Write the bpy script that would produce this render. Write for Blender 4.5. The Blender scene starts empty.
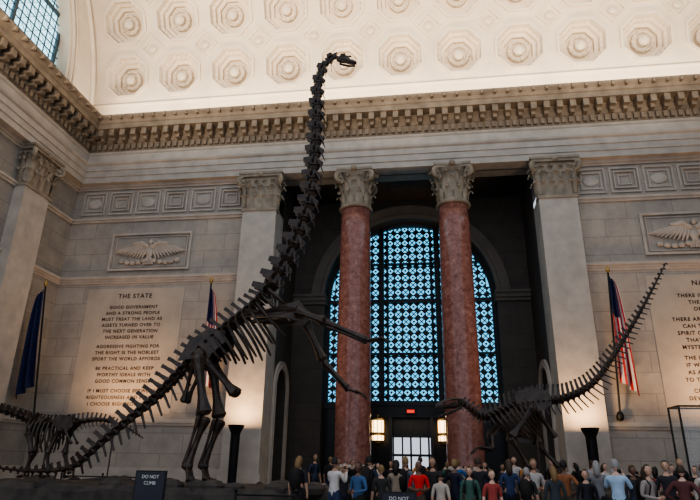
import bpy, math, random
from mathutils import Vector, Matrix
random.seed(7)
V=Vector
sc=bpy.context.scene
col=sc.collection
pi=math.pi
# ------------------------------------------------------------ constants
X0=-1.20; S=5.18
COLX=[X0-S/2,X0+S/2]; PILX=[X0-1.5*S,X0+1.5*S]
XL=-20.33; XR=2*X0-XL
ZT=16.58; ZB=14.44
# ------------------------------------------------------------ materials
def newmat(name):
    m=bpy.data.materials.new(name); m.use_nodes=True
    nt=m.node_tree; b=nt.nodes['Principled BSDF']
    return m,nt,b
def plain(name,c,rough=.6,metal=0,noise=0,scale=3,emit=0,bump=0):
    m,nt,b=newmat(name)
    b.inputs['Base Color'].default_value=(*c,1); b.inputs['Roughness'].default_value=rough; b.inputs['Metallic'].default_value=metal
    if noise or bump:
        tc=nt.nodes.new('ShaderNodeTexCoord'); n=nt.nodes.new('ShaderNodeTexNoise'); n.inputs['Scale'].default_value=scale; n.inputs['Detail'].default_value=6
        nt.links.new(tc.outputs['Object'],n.inputs['Vector'])
        r=nt.nodes.new('ShaderNodeValToRGB')
        r.color_ramp.elements[0].position=.3; r.color_ramp.elements[1].position=.7
        r.color_ramp.elements[0].color=(*[max(0,x*(1-noise)) for x in c],1); r.color_ramp.elements[1].color=(*[min(1,x*(1+noise)) for x in c],1)
        nt.links.new(n.outputs['Fac'],r.inputs['Fac']); nt.links.new(r.outputs['Color'],b.inputs['Base Color'])
        if bump:
            bp=nt.nodes.new('ShaderNodeBump'); bp.inputs['Strength'].default_value=bump; bp.inputs['Distance'].default_value=.05
            nt.links.new(n.outputs['Fac'],bp.inputs['Height']); nt.links.new(bp.outputs['Normal'],b.inputs['Normal'])
    if emit:
        b.inputs['Emission Color'].default_value=(*c,1); b.inputs['Emission Strength'].default_value=emit
    return m
def blocks(name,c,axis='x',bw=2.2,bh=.95,joint=.6,tint=.09):
    m,nt,b=newmat(name); N=nt.nodes; L=nt.links
    tc=N.new('ShaderNodeTexCoord'); sp=N.new('ShaderNodeSeparateXYZ'); cb=N.new('ShaderNodeCombineXYZ')
    L.new(tc.outputs['Object'],sp.inputs[0])
    L.new(sp.outputs['X' if axis=='x' else 'Y'],cb.inputs['X']); L.new(sp.outputs['Z'],cb.inputs['Y'])
    br=N.new('ShaderNodeTexBrick'); br.inputs['Scale'].default_value=1
    br.inputs['Brick Width'].default_value=bw; br.inputs['Row Height'].default_value=bh
    br.inputs['Mortar Size'].default_value=.014; br.inputs['Mortar Smooth'].default_value=.1
    br.inputs['Color1'].default_value=(*c,1); br.inputs['Color2'].default_value=(*[x*(1-tint) for x in c],1)
    br.inputs['Mortar'].default_value=(*[x*joint for x in c],1)
    L.new(cb.outputs[0],br.inputs['Vector'])
    no=N.new('ShaderNodeTexNoise'); no.inputs['Scale'].default_value=1.2; no.inputs['Detail'].default_value=8; no.inputs['Roughness'].default_value=.65
    L.new(tc.outputs['Object'],no.inputs['Vector'])
    rp=N.new('ShaderNodeValToRGB'); rp.color_ramp.elements[0].position=.3; rp.color_ramp.elements[1].position=.72
    rp.color_ramp.elements[0].color=(.68,.67,.68,1); rp.color_ramp.elements[1].color=(1.05,1.04,1.0,1)
    L.new(no.outputs['Fac'],rp.inputs['Fac'])
    mx=N.new('ShaderNodeMix'); mx.data_type='RGBA'; mx.blend_type='MULTIPLY'; mx.inputs['Factor'].default_value=.85
    L.new(br.outputs['Color'],mx.inputs['A']); L.new(rp.outputs['Color'],mx.inputs['B'])
    L.new(mx.outputs['Result'],b.inputs['Base Color']); b.inputs['Roughness'].default_value=.7
    bp=N.new('ShaderNodeBump'); bp.inputs['Strength'].default_value=.25; bp.inputs['Distance'].default_value=.03
    L.new(no.outputs['Fac'],bp.inputs['Height']); L.new(bp.outputs['Normal'],b.inputs['Normal'])
    return m
def marble(name):
    m,nt,b=newmat(name); N=nt.nodes; L=nt.links
    tc=N.new('ShaderNodeTexCoord')
    a=N.new('ShaderNodeTexNoise'); a.inputs['Scale'].default_value=3.6; a.inputs['Detail'].default_value=12; a.inputs['Roughness'].default_value=.8; a.inputs['Distortion'].default_value=.6
    L.new(tc.outputs['Object'],a.inputs['Vector'])
    r=N.new('ShaderNodeValToRGB'); e=r.color_ramp.elements
    e[0].position=.3; e[0].color=(.10,.035,.03,1); e[1].position=.72; e[1].color=(.62,.38,.32,1)
    k=e.new(.46); k.color=(.26,.105,.082,1)
    k=e.new(.57); k.color=(.36,.165,.130,1)
    L.new(a.outputs['Fac'],r.inputs['Fac']); L.new(r.outputs['Color'],b.inputs['Base Color'])
    b.inputs['Roughness'].default_value=.14
    return m
M={}
ST=(.50,.438,.372)
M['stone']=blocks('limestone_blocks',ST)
M['stoneL']=blocks('limestone_side_shade',(.37,.335,.295),'y')  # same limestone, darkened in its colour for the dimmer side walls
M['stone_plain']=plain('limestone_carved',ST,.72,0,.14,1.5,bump=.2)
M['stone_dark']=blocks('recess_stone_shade',(.10,.085,.07))  # shade of the recess is put into this stone colour
M['stone_shadeL']=blocks('recess_side_shade',(.10,.085,.07),'y')  # shaded recess colour again, mapped for the side walls
M['trim_shade']=plain('recess_trim_shade',(.15,.128,.105),.7,0,.15,1.5)  # trim colour darkened to carry the recess shade
M['cornice']=plain('cornice_shade_stone',(.235,.185,.135),.75,0,.25,1.8,bump=.2)  # shadow tone of the cornice mixed into its base colour
M['plaster']=plain('vault_plaster',(.60,.505,.395),.8,0,.08,.8)
M['marble']=marble('red_marble')
M['capital']=plain('capital_stone',(.33,.27,.20),.65,0,.25,2)
M['bone']=plain('fossil_bone',(.042,.027,.019),.33,0,.65,5,bump=.4)
M['rock']=plain('base_rock',(.06,.05,.043),.85,0,.5,2.2,bump=.8)
M['bronze']=plain('dark_bronze',(.008,.010,.013),.4,.3)
M['iron']=plain('black_iron',(.012,.012,.013),.5,.3)
M['brass']=plain('brass',(.5,.33,.12),.3,1)
M['ink']=plain('inscription_paint',(.055,.03,.018),.7)
M['warm']=plain('lantern_glass',(1,.68,.34),.4,emit=5)
M['pane']=plain('frosted_daylight_glow',(.13,.50,.78),.4,emit=1.7)  # pane emits by itself in place of daylight from outside
M['pane2']=plain('lunette_daylight_glow',(.42,.74,.86),.4,emit=2.2)  # self-glowing lunette panes stand in for sky light
M['exit']=plain('exit_red',(.9,.05,.03),.4,emit=1.0)
M['white']=plain('white_paint',(.75,.75,.75),.6)
M['navy']=plain('navy_cloth',(.012,.02,.075),.8,0,.3,6)
M['red']=plain('red_cloth',(.50,.03,.035),.8,0,.2,6)
M['whitec']=plain('white_cloth',(.7,.68,.66),.8,0,.1,6)
M['sign']=plain('sign_face',(.012,.014,.03),.4)
def glassmat():
    m,nt,b=newmat('clear_glass'); b.inputs['Base Color'].default_value=(.8,.9,.92,1); b.inputs['Roughness'].default_value=.02
    b.inputs['Alpha'].default_value=.14
    return m
M['glass']=glassmat()
# ------------------------------------------------------------ mesh builder
class MB:
    def __init__(s,*mats): s.v=[];s.f=[];s.m=[];s.mats=mats
    def add(s,vs,fs,mi=0):
        o=len(s.v); s.v+= [tuple(a) for a in vs]
        for f in fs: s.f.append(tuple(o+i for i in f)); s.m.append(mi)
    def box(s,x0,x1,y0,y1,z0,z1,mi=0):
        s.add([(x0,y0,z0),(x1,y0,z0),(x1,y1,z0),(x0,y1,z0),(x0,y0,z1),(x1,y0,z1),(x1,y1,z1),(x0,y1,z1)],
              [(0,3,2,1),(4,5,6,7),(0,1,5,4),(1,2,6,5),(2,3,7,6),(3,0,4,7)],mi)
    def prism(s,p1,p2,side,w1,t1,w2,t2,mi=0):
        p1=V(p1);p2=V(p2); a=(p2-p1).normalized(); side=V(side); side=(side-a*side.dot(a)).normalized(); n=a.cross(side)
        vs=[]
        for p,w,t in ((p1,w1,t1),(p2,w2,t2)):
            for i,j in ((-1,-1),(1,-1),(1,1),(-1,1)): vs.append(p+side*i*w/2+n*j*t/2)
        s.add(vs,[(0,3,2,1),(4,5,6,7),(0,1,5,4),(1,2,6,5),(2,3,7,6),(3,0,4,7)],mi)
    def tube(s,pts,rad,n=8,mi=0,sq=None,cap=True,flat=1.0):
        pts=[V(p) for p in pts]; k=len(pts)
        if not hasattr(rad,'__len__'): rad=[rad]*k
        t0=(pts[1]-pts[0]).normalized(); u=t0.orthogonal().normalized() if sq is None else V(sq)
        vs=[];fs=[]
        for i,p in enumerate(pts):
            t=(pts[min(i+1,k-1)]-pts[max(i-1,0)]).normalized()
            u=(u-t*u.dot(t)); u=u.normalized() if u.length>1e-6 else t.orthogonal().normalized()
            w=t.cross(u)
            for j in range(n):
                a=2*pi*j/n; vs.append(p+(u*math.cos(a)+w*math.sin(a)*flat)*rad[i])
        for i in range(k-1):
            for j in range(n): fs.append((i*n+j,i*n+(j+1)%n,(i+1)*n+(j+1)%n,(i+1)*n+j))
        if cap: fs.append(tuple(range(n-1,-1,-1))); fs.append(tuple((k-1)*n+j for j in range(n)))
        s.add(vs,fs,mi)
    def lathe(s,prof,c,n=32,mi=0,caps=True):
        vs=[];fs=[]
        for r,z in prof:
            for j in range(n):
                a=2*pi*j/n; vs.append((c[0]+r*math.cos(a),c[1]+r*math.sin(a),c[2]+z))
        k=len(prof)
        for i in range(k-1):
            for j in range(n): fs.append((i*n+j,i*n+(j+1)%n,(i+1)*n+(j+1)%n,(i+1)*n+j))
        if caps: fs.append(tuple(range(n-1,-1,-1))); fs.append(tuple((k-1)*n+j for j in range(n)))
        s.add(vs,fs,mi)
    def ell(s,c,r,mi=0,n=10,k=7,rot=None):
        c=V(c); vs=[];fs=[]
        for i in range(k+1):
            th=pi*i/k
            for j in range(n):
                a=2*pi*j/n; q=V((r[0]*math.sin(th)*math.cos(a),r[1]*math.sin(th)*math.sin(a),r[2]*math.cos(th)))
                if rot: q=rot@q
                vs.append(c+q)
        for i in range(k):
            for j in range(n): fs.append((i*n+j,(i+1)*n+j,(i+1)*n+(j+1)%n,i*n+(j+1)%n))
        s.add(vs,fs,mi)
    def build(s,name,smooth=False,parent=None):
        me=bpy.data.meshes.new(name); me.from_pydata(s.v,[],s.f); me.update()
        for m in s.mats: me.materials.append(m)
        me.polygons.foreach_set('material_index',s.m)
        if smooth: me.polygons.foreach_set('use_smooth',[True]*len(s.f))
        me.update(); o=bpy.data.objects.new(name,me); col.objects.link(o)
        if parent: o.parent=parent
        return o
def empty(name,loc=(0,0,0)):
    e=bpy.data.objects.new(name,None); e.location=loc; col.objects.link(e); return e
# ------------------------------------------------------------ arch wall
def arch_wall(mb,mp,a0,a1,z0,z1,ac,hw,zs,d0,d1,mi=0,n=28):
    for d in (d0,d1):
        mb.add([mp(a0,z0,d),mp(ac-hw,z0,d),mp(ac-hw,zs,d),mp(a0,zs,d)],[(0,1,2,3)],mi)
        mb.add([mp(ac+hw,z0,d),mp(a1,z0,d),mp(a1,zs,d),mp(ac+hw,zs,d)],[(0,1,2,3)],mi)
        vs=[];fs=[]
        for i in range(n+1):
            t=pi*i/n; x=ac-hw*math.cos(t); z=zs+hw*math.sin(t)
            vs+= [mp(x,z,d),mp(x,z1,d)]
        for i in range(n): fs.append((2*i,2*i+2,2*i+3,2*i+1))
        mb.add(vs,fs,mi)
        mb.add([mp(a0,zs,d),mp(ac-hw,zs,d),mp(ac-hw,z1,d),mp(a0,z1,d)],[(0,1,2,3)],mi)
        mb.add([mp(ac+hw,zs,d),mp(a1,zs,d),mp(a1,z1,d),mp(ac+hw,z1,d)],[(0,1,2,3)],mi)
    path=[(ac-hw,z0)]+[(ac-hw*math.cos(pi*i/n),zs+hw*math.sin(pi*i/n)) for i in range(n+1)]+[(ac+hw,z0)]
    vs=[];fs=[]
    for a,z in path: vs+=[mp(a,z,d0),mp(a,z,d1)]
    for i in range(len(path)-1): fs.append((2*i,2*i+1,2*i+3,2*i+2))
    mb.add(vs,fs,mi)
def arch_ring(mb,mp,ac,z0,zs,prof,mi=0,n=28):
    path=[(0,z0)]+[(i/n,None) for i in range(n+1)]+[(1,z0)]
    vs=[];fs=[];k=len(prof)
    for t,zz in path:
        for r,d in prof:
            a=ac-r*math.cos(pi*t); z=zz if zz is not None else zs+r*math.sin(pi*t)
            vs.append(mp(a,z,d))
    for i in range(len(path)-1):
        for j in range(k-1): fs.append((i*k+j,i*k+j+1,(i+1)*k+j+1,(i+1)*k+j))
    mb.add(vs,fs,mi)
mpB=lambda a,z,d:(a,d,z)
mpS=lambda a,z,d:(d,a,z)
# ------------------------------------------------------------ floor
mb=MB(plain('floor_stone',(.20,.18,.155),.35,0,.15,.8)); mb.box(-32,30,-6,42,-.3,0); mb.build('floor')
# ------------------------------------------------------------ back wall
WF=27.9
mb=MB(M['stone'],M['stone_plain'])
for sx in (-1,1):
    a,b=(XL-.8,PILX[0]-.93) if sx<0 else (PILX[1]+.93,XR+.8)
    mb.box(a,b,WF,29.0,0,ZT)
mb.box(XL-.8,XR+.8,28.2,29.0,ZT,20.6)
mb.build('wall_back')
def leaf(mb,base,out,side,h,w,curl,mi=0):
    base=V(base);out=V(out).normalized();side=V(side).normalized();up=V((0,0,1))
    prof=[(0,0,.8),(.02,.25,1.0),(.05,.5,1.05),(.12,.72,.95),(.30,.90,.75),(.62,1.0,.5),(.85,.93,.3),(.88,.8,.12)]
    vs=[];fs=[]
    for o,z,ww in prof:
        for j,q in ((-1,-.06),(-.5,.05),(0,.12),(.5,.05),(1,-.06)):
            vs.append(base+out*(o*curl+q*w)+up*z*h+side*j*ww*w/2)
    for i in range(len(prof)-1):
        for j in range(4): fs.append((i*5+j,i*5+j+1,(i+1)*5+j+1,(i+1)*5+j))
    mb.add(vs,fs,mi)
def volute(mb,c,out,r,mi=0,th=.13):
    c=V(c);out=V(out).normalized(); up=V((0,0,1)); pts=[];rad=[]
    for i in range(26):
        a=i/25*pi*3.2; rr=r*(1-.78*i/25)
        pts.append(c+out*math.sin(a)*rr+up*math.cos(a)*rr); rad.append(th*(1-.5*i/25))
    mb.tube(pts,rad,6,mi)
    side=out.cross(up)
    mb.tube([c-side*th,c+side*th],r*.3,8,mi)
def capital_round(name,cx,cy,r,parent=None):
    mb=MB(M['capital']); H=ZT-ZB
    mb.lathe([(r*1.0,-.12),(r*1.1,-.1),(r*1.14,-.03),(r*1.1,.04),(r*1.0,.06),(r*.93,.2),(r*.93,1.2),(r*1.0,1.6),(r*1.25,H-.25)],(cx,cy,ZB),32)
    for row,(z,h,n,off,cu) in enumerate(((.08,.72,10,0,.30),(.5,.85,10,.5,.40),(1.0,.65,10,0,.42))):
        for i in range(n):
            a=2*pi*(i+off)/n; o=V((math.cos(a),math.sin(a),0)); s=V((-o.y,o.x,0))
            leaf(mb,V((cx,cy,ZB+z))+o*r*.97,o,s,h,.42,cu)
    for i in range(4):
        a=pi/4+i*pi/2; o=V((math.cos(a),math.sin(a),0))
        volute(mb,V((cx,cy,ZB+H-.55))+o*r*1.42,o,.27)
        mb.tube([V((cx,cy,ZB+1.15))+o*r*1.0,V((cx,cy,ZB+1.5))+o*r*1.12,V((cx,cy,ZB+1.82))+o*r*1.4],[.06,.07,.1],6)
    for z0,z1,k in ((H-.27,H-.14,1.50),(H-.14,H,1.58)):
        ring=[]
        for i in range(4):
            a=pi/4+i*pi/2; b=a+pi/2
            A=V((math.cos(a),math.sin(a),0))*r*k*1.08; B=V((math.cos(b),math.sin(b),0))*r*k*1.08
            for j in range(8):
                t=j/8; p=A.lerp(B,t); p*= 1-.10*math.sin(pi*t); ring.append(p)
        n=len(ring); vs=[(cx+p.x,cy+p.y,ZB+z0) for p in ring]+[(cx+p.x,cy+p.y,ZB+z1) for p in ring]
        fs=[(j,(j+1)%n,n+(j+1)%n,n+j) for j in range(n)]+[tuple(range(n-1,-1,-1)),tuple(range(n,2*n))]
        mb.add(vs,fs)
    for i in range(4):
        a=i*pi/2; o=V((math.cos(a),math.sin(a),0)); mb.ell(V((cx,cy,ZB+H-.15))+o*r*1.38,(.17,.17,.15))
    return mb.build(name,False,parent)
def capital_flat(name,pc,hw,out,along,depth,parent=None):
    mb=MB(M['capital']); H=ZT-ZB; out=V(out);along=V(along); pc=V(pc); up=V((0,0,1))
    def slab(z0,z1,w,d):
        vs=[]
        for z in (z0,z1):
            for a,b in ((-w,0),(w,0),(w,1),(-w,1)): vs.append(pc+along*a+(out*d if b==0 else -out*depth)+up*z)
        mb.add(vs,[(0,3,2,1),(4,5,6,7),(0,1,5,4),(1,2,6,5),(2,3,7,6),(3,0,4,7)])
    slab(-.12,.05,hw*1.06,.07); slab(.05,1.3,hw*.98,0); slab(1.3,H-.26,hw*1.06,.08); slab(H-.27,H-.13,hw*1.26,.24); slab(H-.13,H,hw*1.32,.30)
    for z,h,n,cu in ((.08,.72,4,.30),(.5,.85,3,.40),(1.0,.65,4,.38)):
        for i in range(n):
            t=-1+2*(i+.5)/n
            leaf(mb,pc+along*t*hw+up*z,out,along,h,.42,cu)
        for sd in (-1,1):
            for q in range(2):
                leaf(mb,pc+along*sd*hw-out*(depth*(.25+.5*q))+up*z,along*sd,out,h,.4,cu)
    for sd in (-1,1):
        o=(out+along*sd).normalized(); sv=(along-out*sd).normalized()
        volute(mb,pc+along*sd*hw*1.12+out*.16+up*(H-.55),o,.26)
        leaf(mb,pc+along*sd*hw+up*.08,o,sv,.72,.42,.3)
        leaf(mb,pc+along*sd*hw+up*.55,o,sv,.8,.42,.36)
    mb.ell(pc+out*.22+up*(H-.16),(.16,.16,.14))
    return mb.build(name,False,parent)
for i,px in enumerate(PILX):
    mb=MB(M['stone_plain'])
    mb.box(px-.93,px+.93,27.3,28.88,1.1,ZB)
    mb.box(px-1.03,px+1.03,27.2,27.89,.75,1.1); mb.box(px-1.12,px+1.12,27.1,27.89,0,.75); mb.box(px-.93,px+.93,27.5,28.88,0,1.1)
    o=mb.build('trim_pilaster')
    capital_flat('pilaster_capital',(px,27.3,ZB),.93,(0,-1,0),(1,0,0),.55,o)
for cx in COLX:
    mb=MB(M['marble'],M['stone_plain'])
    prof=[(.87,1.55)]
    for i in range(13):
        t=i/12; prof.append((.865-.085*t**1.7,1.6+(ZB-.1-1.6)*t))
    mb.lathe(prof,(cx,28,0),48,0)
    mb.lathe([(1.15,.75),(1.2,.9),(1.15,1.05),(1.0,1.12),(.98,1.25),(1.05,1.3),(1.07,1.4),(1.0,1.5),(.9,1.56)],(cx,28,0),40,1)
    mb.box(cx-1.22,cx+1.22,26.78,29.22,0,.75,1)
    o=mb.build('marble_column',True)
    for p in o.data.polygons:
        if p.material_index==1 and len(p.vertices)==4 and abs(p.normal.z)>.99: p.use_smooth=False
    capital_round('column_capital',cx,28,.80,o)
def sweep(mb,prof,mi=0,yend=6):
    k=len(prof); vs=[];fs=[]
    for st in range(4):
        for d,z in prof:
            if st==0: vs.append((XR-d,yend,z))
            elif st==1: vs.append((XR-d,28-d,z))
            elif st==2: vs.append((XL+d,28-d,z))
            else: vs.append((XL+d,yend,z))
    for i in range(3):
        for j in range(k-1): fs.append((i*k+j,i*k+j+1,(i+1)*k+j+1,(i+1)*k+j))
    mb.add(vs,fs,mi)
mb=MB(M['stone_plain'])
sweep(mb,[(-.3,ZT),(.6,ZT),(.6,ZT+.35),(.66,ZT+.36),(.66,ZT+.72),(.72,ZT+.73),(.72,ZT+1.05),(.82,ZT+1.12),(.86,ZT+1.22),(.66,ZT+1.24),(.62,18.35),(.7,18.42),(.74,18.5),(.5,18.6)])
mb.box(-8.2,5.9,27.45,28.9,ZT+.01,ZT+.3)
mb.build('trim_architrave')
mb=MB(M['cornice'])
sweep(mb,[(.62,18.5),(.72,18.52),(.72,18.98),(.80,19.05),(.82,19.12),(.82,19.5),(.9,19.6),(1.5,19.62),(1.5,19.92),(1.56,19.96),(1.62,20.12),(1.76,20.26),(1.78,20.38),(1.6,20.4),(1.6,20.3),(0,20.3)])
def along_walls(step,fn):
    x=XL+1.0
    while x<XR-1.0: fn('b',x); x+=step
    y=7
    while y<27.0: fn('l',y); fn('r',y); y+=step
def dent(d0,d1,w,z0,z1):
    def fn(k,t):
        if k=='b': mb.box(t-w/2,t+w/2,28-d1,28-d0,z0,z1)
        elif k=='l': mb.box(XL+d0,XL+d1,t-w/2,t+w/2,z0,z1)
        else: mb.box(XR-d1,XR-d0,t-w/2,t+w/2,z0,z1)
    return fn
along_walls(.36,dent(.70,.86,.2,18.62,18.95))
along_walls(.66,dent(.80,1.42,.30,19.22,19.62))
along_walls(.66,dent(.80,1.15,.22,19.02,19.25))
along_walls(.66,dent(1.6,1.84,.12,20.1,20.34))
mb.build('trim_cornice')
mb=MB(M['stone_plain'])
def bay_box(a0,a1,y0,y1,z0,z1): 
    for sx in (-1,1):
        if sx<0: mb.box(a0,a1,y0,y1,z0,z1)
        else: mb.box(2*X0-a1,2*X0-a0,y0,y1,z0,z1)
BL,BR=XL,PILX[0]-.93
for z0,z1,d in ((14.25,14.38,.10),(14.38,14.5,.18),(16.3,16.42,.1),(16.42,16.58,.2),(10.72,10.84,.12),(10.84,10.98,.2),(10.6,10.72,.06),(3.2,3.32,.08),(3.32,3.5,.16),(0,1.1,.18),(1.1,1.25,.1)):
    bay_box(BL,BR,WF-d,WF,z0,z1)
    mb.box(XL,XL+d,6,27.9,z0,z1)
    mb.box(XR-d,XR,6,27.9,z0,z1)
mb.build('trim_string_courses')
mb=MB(M['stone_plain'])
def frame(x0,x1,z0,z1,w,d,y=WF):
    mb.box(x0,x1,y-d,y,z0,z0+w); mb.box(x0,x1,y-d,y,z1-w,z1); mb.box(x0,x0+w,y-d,y,z0+w,z1-w); mb.box(x1-w,x1,y-d,y,z0+w,z1-w)
for sx in (-1,1):
    a=BL+.45 if sx<0 else 2*X0-BR+.1
    n=6; W=(BR-BL-.55)/n
    for i in range(n):
        x=a+i*W
        frame(x+.1,x+W-.1,14.72,16.15,.09,.09)
        if i%2==0:
            frame(x+.3,x+W-.3,14.95,15.92,.07,.07)
            mb.ell((x+W/2,WF-.02,15.43),(.42,.08,.3))
        else:
            frame(x+.3,x+W-.3,14.95,15.92,.05,.12)
            frame(x+.5,x+W-.5,15.15,15.72,.05,.07)
mb.build('trim_frieze_panels')
def relief(cx,name):
    global mb
    mb=MB(M['stone_plain'])
    zc=12.4
    frame(cx-2.35,cx+2.35,11.3,13.5,.12,.14); frame(cx-2.1,cx+2.1,11.5,13.3,.05,.06)
    y=WF-.14
    mb.ell((cx,y,zc-.05),(.22,.13,.42)); mb.ell((cx+.05,y-.08,zc+.5),(.13,.14,.15)); mb.prism((cx+.12,y-.1,zc+.5),(cx+.3,y-.12,zc+.44),(0,1,0),.08,.08,.02,.02)
    for sd in (-1,1):
        for i in range(10):
            t=i/9; b=V((cx+sd*(.15+.85*t),y-.02,zc+.25+.12*math.sin(t*pi)))
            ang=math.radians(250-55*t) if sd<0 else math.radians(-70+55*t)
            L=.75+.35*t
            tip=b+V((math.cos(ang)*L,0.02,math.sin(ang)*L))
            mb.tube([b,b.lerp(tip,.5),tip],[.10,.095,.03],6,flat=.9)
        mb.tube([(cx+sd*.1,y-.06,zc+.2),(cx+sd*.5,y-.1,zc+.45),(cx+sd*1.05,y-.08,zc+.38)],[.13,.12,.07],6)
        for i in range(5): mb.ell((cx+sd*(.3+.33*i),y+.04,zc-.55-.12*math.sin(i/4*pi)),(.16,.1,.12))
        mb.tube([(cx+sd*.08,y,zc-.4),(cx+sd*.14,y-.06,zc-.62)],[.07,.05],6)
    for i in range(5): mb.prism((cx+(i-2)*.05,y,zc-.35),(cx+(i-2)*.13,y,zc-.78),(1,0,0),.07,.06,.1,.04)
    return mb.build(name)
relief(-15.19,'eagle_relief_panel'); relief(2*X0+15.19,'eagle_relief_panel')
TL=["THE STATE",None,"GOOD GOVERNMENT","AND A STRONG PEOPLE","MUST TREAT THE LAND AS","ASSETS TURNED OVER TO","THE NEXT GENERATION","INCREASED IN VALUE",None,"AGGRESSIVE FIGHTING FOR","THE RIGHT IS THE NOBLEST","SPORT THE WORLD AFFORDS",None,"BE PRACTICAL AND KEEP","WORTHY IDEALS WITH","GOOD COMMON SENSE",None,"IF I MUST CHOOSE BETWEEN","RIGHTEOUSNESS AND PEACE","I CHOOSE RIGHTEOUSNESS"]
TR=["NATURE",None,"THERE IS A DELIGHT IN","THE HARDY LIFE","OF THE OPEN",None,"THERE ARE NO WORDS THAT","CAN TELL THE HIDDEN","SPIRIT OF THE WILDERNESS","THAT CAN REVEAL ITS","MYSTERY AND ITS CHARM",None,"THE LAND BEHAVES WELL","IF WE TREAT ITS WEALTH","AS ASSETS TURNED OVER","TO THE NEXT GENERATION",None,"CONSERVATION MEANS","DEVELOPMENT AS MUCH AS","IT DOES PROTECTION"]
M['panel']=plain('inscription_stone',(.49,.415,.33),.7,0,.10,1.2)
for cx,T in ((-15.7,TL),(2*X0+15.4,TR)):
    mb=MB(M['panel'])
    mb.box(cx-2.75,cx+2.75,WF-.03,WF,3.75,10.3)
    p=mb.build('inscription_panel')
    z=9.75
    for i,t in enumerate(T):
        if t is None: z-=.16; continue
        c=bpy.data.curves.new('lettering','FONT'); c.body=t; c.size=.34 if i==0 else .24; c.align_x='CENTER'; c.extrude=.006; c.space_character=1.18; c.offset=.004
        o=bpy.data.objects.new('lettering',c); col.objects.link(o); o.parent=p
        o.rotation_euler=(pi/2,0,0); o.location=(cx,WF-.038,z); c.materials.append(M['ink']); z-=.42 if i==0 else .325
# ------------------------------------------------------------ recess
mb=MB(M['stone_dark'],M['trim_shade'])
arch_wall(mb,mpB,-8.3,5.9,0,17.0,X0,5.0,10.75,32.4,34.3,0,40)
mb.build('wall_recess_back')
mb=MB(M['stone_shadeL'])
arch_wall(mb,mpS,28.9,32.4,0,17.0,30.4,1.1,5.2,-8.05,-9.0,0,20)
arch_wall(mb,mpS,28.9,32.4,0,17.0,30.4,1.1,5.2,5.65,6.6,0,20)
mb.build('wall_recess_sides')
mb=MB(M['trim_shade'],M['stone_dark']); mb.box(-9,6.6,28.9,34.4,16.95,17.6,1)
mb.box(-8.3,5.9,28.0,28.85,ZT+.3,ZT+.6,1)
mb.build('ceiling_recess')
mb=MB(M['trim_shade'])
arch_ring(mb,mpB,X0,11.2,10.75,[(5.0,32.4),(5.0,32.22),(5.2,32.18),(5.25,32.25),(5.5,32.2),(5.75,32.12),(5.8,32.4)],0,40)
for sx in (-1,1):
    for z0,z1,d in ((10.4,10.6,.12),(10.6,10.85,.22),(10.85,11.0,.32)):
        a,b=(X0-6.9,X0-4.9) if sx<0 else (X0+4.9,X0+6.9)
        mb.box(a,b,32.4-d,33.1,z0,z1)
mb.build('trim_arch_surround')
mb=MB(M['stone_plain'],M['bronze'])
for xx,sg in ((-8.05,1),(5.65,-1)):
    arch_ring(mb,mpS,30.4,0,5.2,[(1.1,xx),(1.1,xx+.1*sg),(1.25,xx+.14*sg),(1.3,xx+.1*sg),(1.5,xx+.12*sg),(1.52,xx)],0,20)
    mb.box(min(xx-.7*sg,xx-.75*sg),max(xx-.7*sg,xx-.75*sg),29.3,31.5,0,6.4,1)  # dark sheet closes the arch, standing in for the dim interior
mb.build('trim_side_doorways')
# ------------------------------------------------------------ great window
WY=33.4
mb=MB(M['bronze'],M['pane'])
zs=10.75; HW=5.0
def inside(x,z):
    if z<zs: return abs(x-X0)<HW
    return (x-X0)**2+(z-zs)**2<HW**2
def cell(cx,cz,w,h,kind):
    n=16; vs=[]
    for y in (WY,WY+.06):
        for i in range(n):
            a=2*pi*i/n; c,s_=math.cos(a),math.sin(a); m=max(abs(c),abs(s_))
            vs.append((cx+c/m*w/2,y,cz+s_/m*h/2))
        for i in range(n):
            a=2*pi*i/n; c,s_=abs(math.cos(a)),abs(math.sin(a))
            r=.44 if kind==0 else .46/(c+s_)
            vs.append((cx+math.cos(a)*r*w,y,cz+math.sin(a)*r*h))
    fs=[(i,(i+1)%n,n+(i+1)%n,n+i) for i in range(n)]+[(n+i,n+(i+1)%n,3*n+(i+1)%n,3*n+i) for i in range(n)]
    mb.add(vs,fs)
    t=.026
    if kind==0:
        for a in (pi/4,3*pi/4):
            dx,dz=math.cos(a)*w*.46,math.sin(a)*h*.46
            mb.prism((cx-dx,WY+.02,cz-dz),(cx+dx,WY+.02,cz+dz),(0,1,0),.03,t*2,.03,t*2)
    else: mb.ell((cx,WY+.02,cz),(.07,.03,.07),0,8,4)
nx=22; cw=2*HW/nx
for i in range(nx):
    x=X0-HW+cw*(i+.5)
    for j in range(0,25):
        z=4.75+cw*(j+.5)
        if inside(x-(cw*.3 if x<X0 else -cw*.3),z+.1): cell(x,z,cw,cw,(i+j)%2)
pts=[(X0-HW,4.6)]+[(X0-HW*math.cos(pi*i/40),zs+HW*math.sin(pi*i/40)) for i in range(41)]+[(X0+HW,4.6)]
mb.add([(a,WY+.3,z) for a,z in pts],[tuple(range(len(pts)))],1)
def vbar(x,w,z0=4.6,d=.25):
    zt=zs+math.sqrt(max(0,HW**2-(x-X0)**2)); mb.box(x-w/2,x+w/2,WY-d,WY+.1,z0,zt)
for k in (-1,1):
    vbar(X0+k*1.67,.28); vbar(X0+k*3.4,.16); vbar(X0+k*1.3,.09)
def hbar(z,w,d=.2):
    h=HW if z<zs else math.sqrt(HW**2-(z-zs)**2); mb.box(X0-h,X0+h,WY-d,WY+.1,z-w/2,z+w/2)
for z,w in ((4.7,.35),(5.6,.08),(7.6,.12),(10.75,.22),(13.1,.09)): hbar(z,w)
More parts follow.
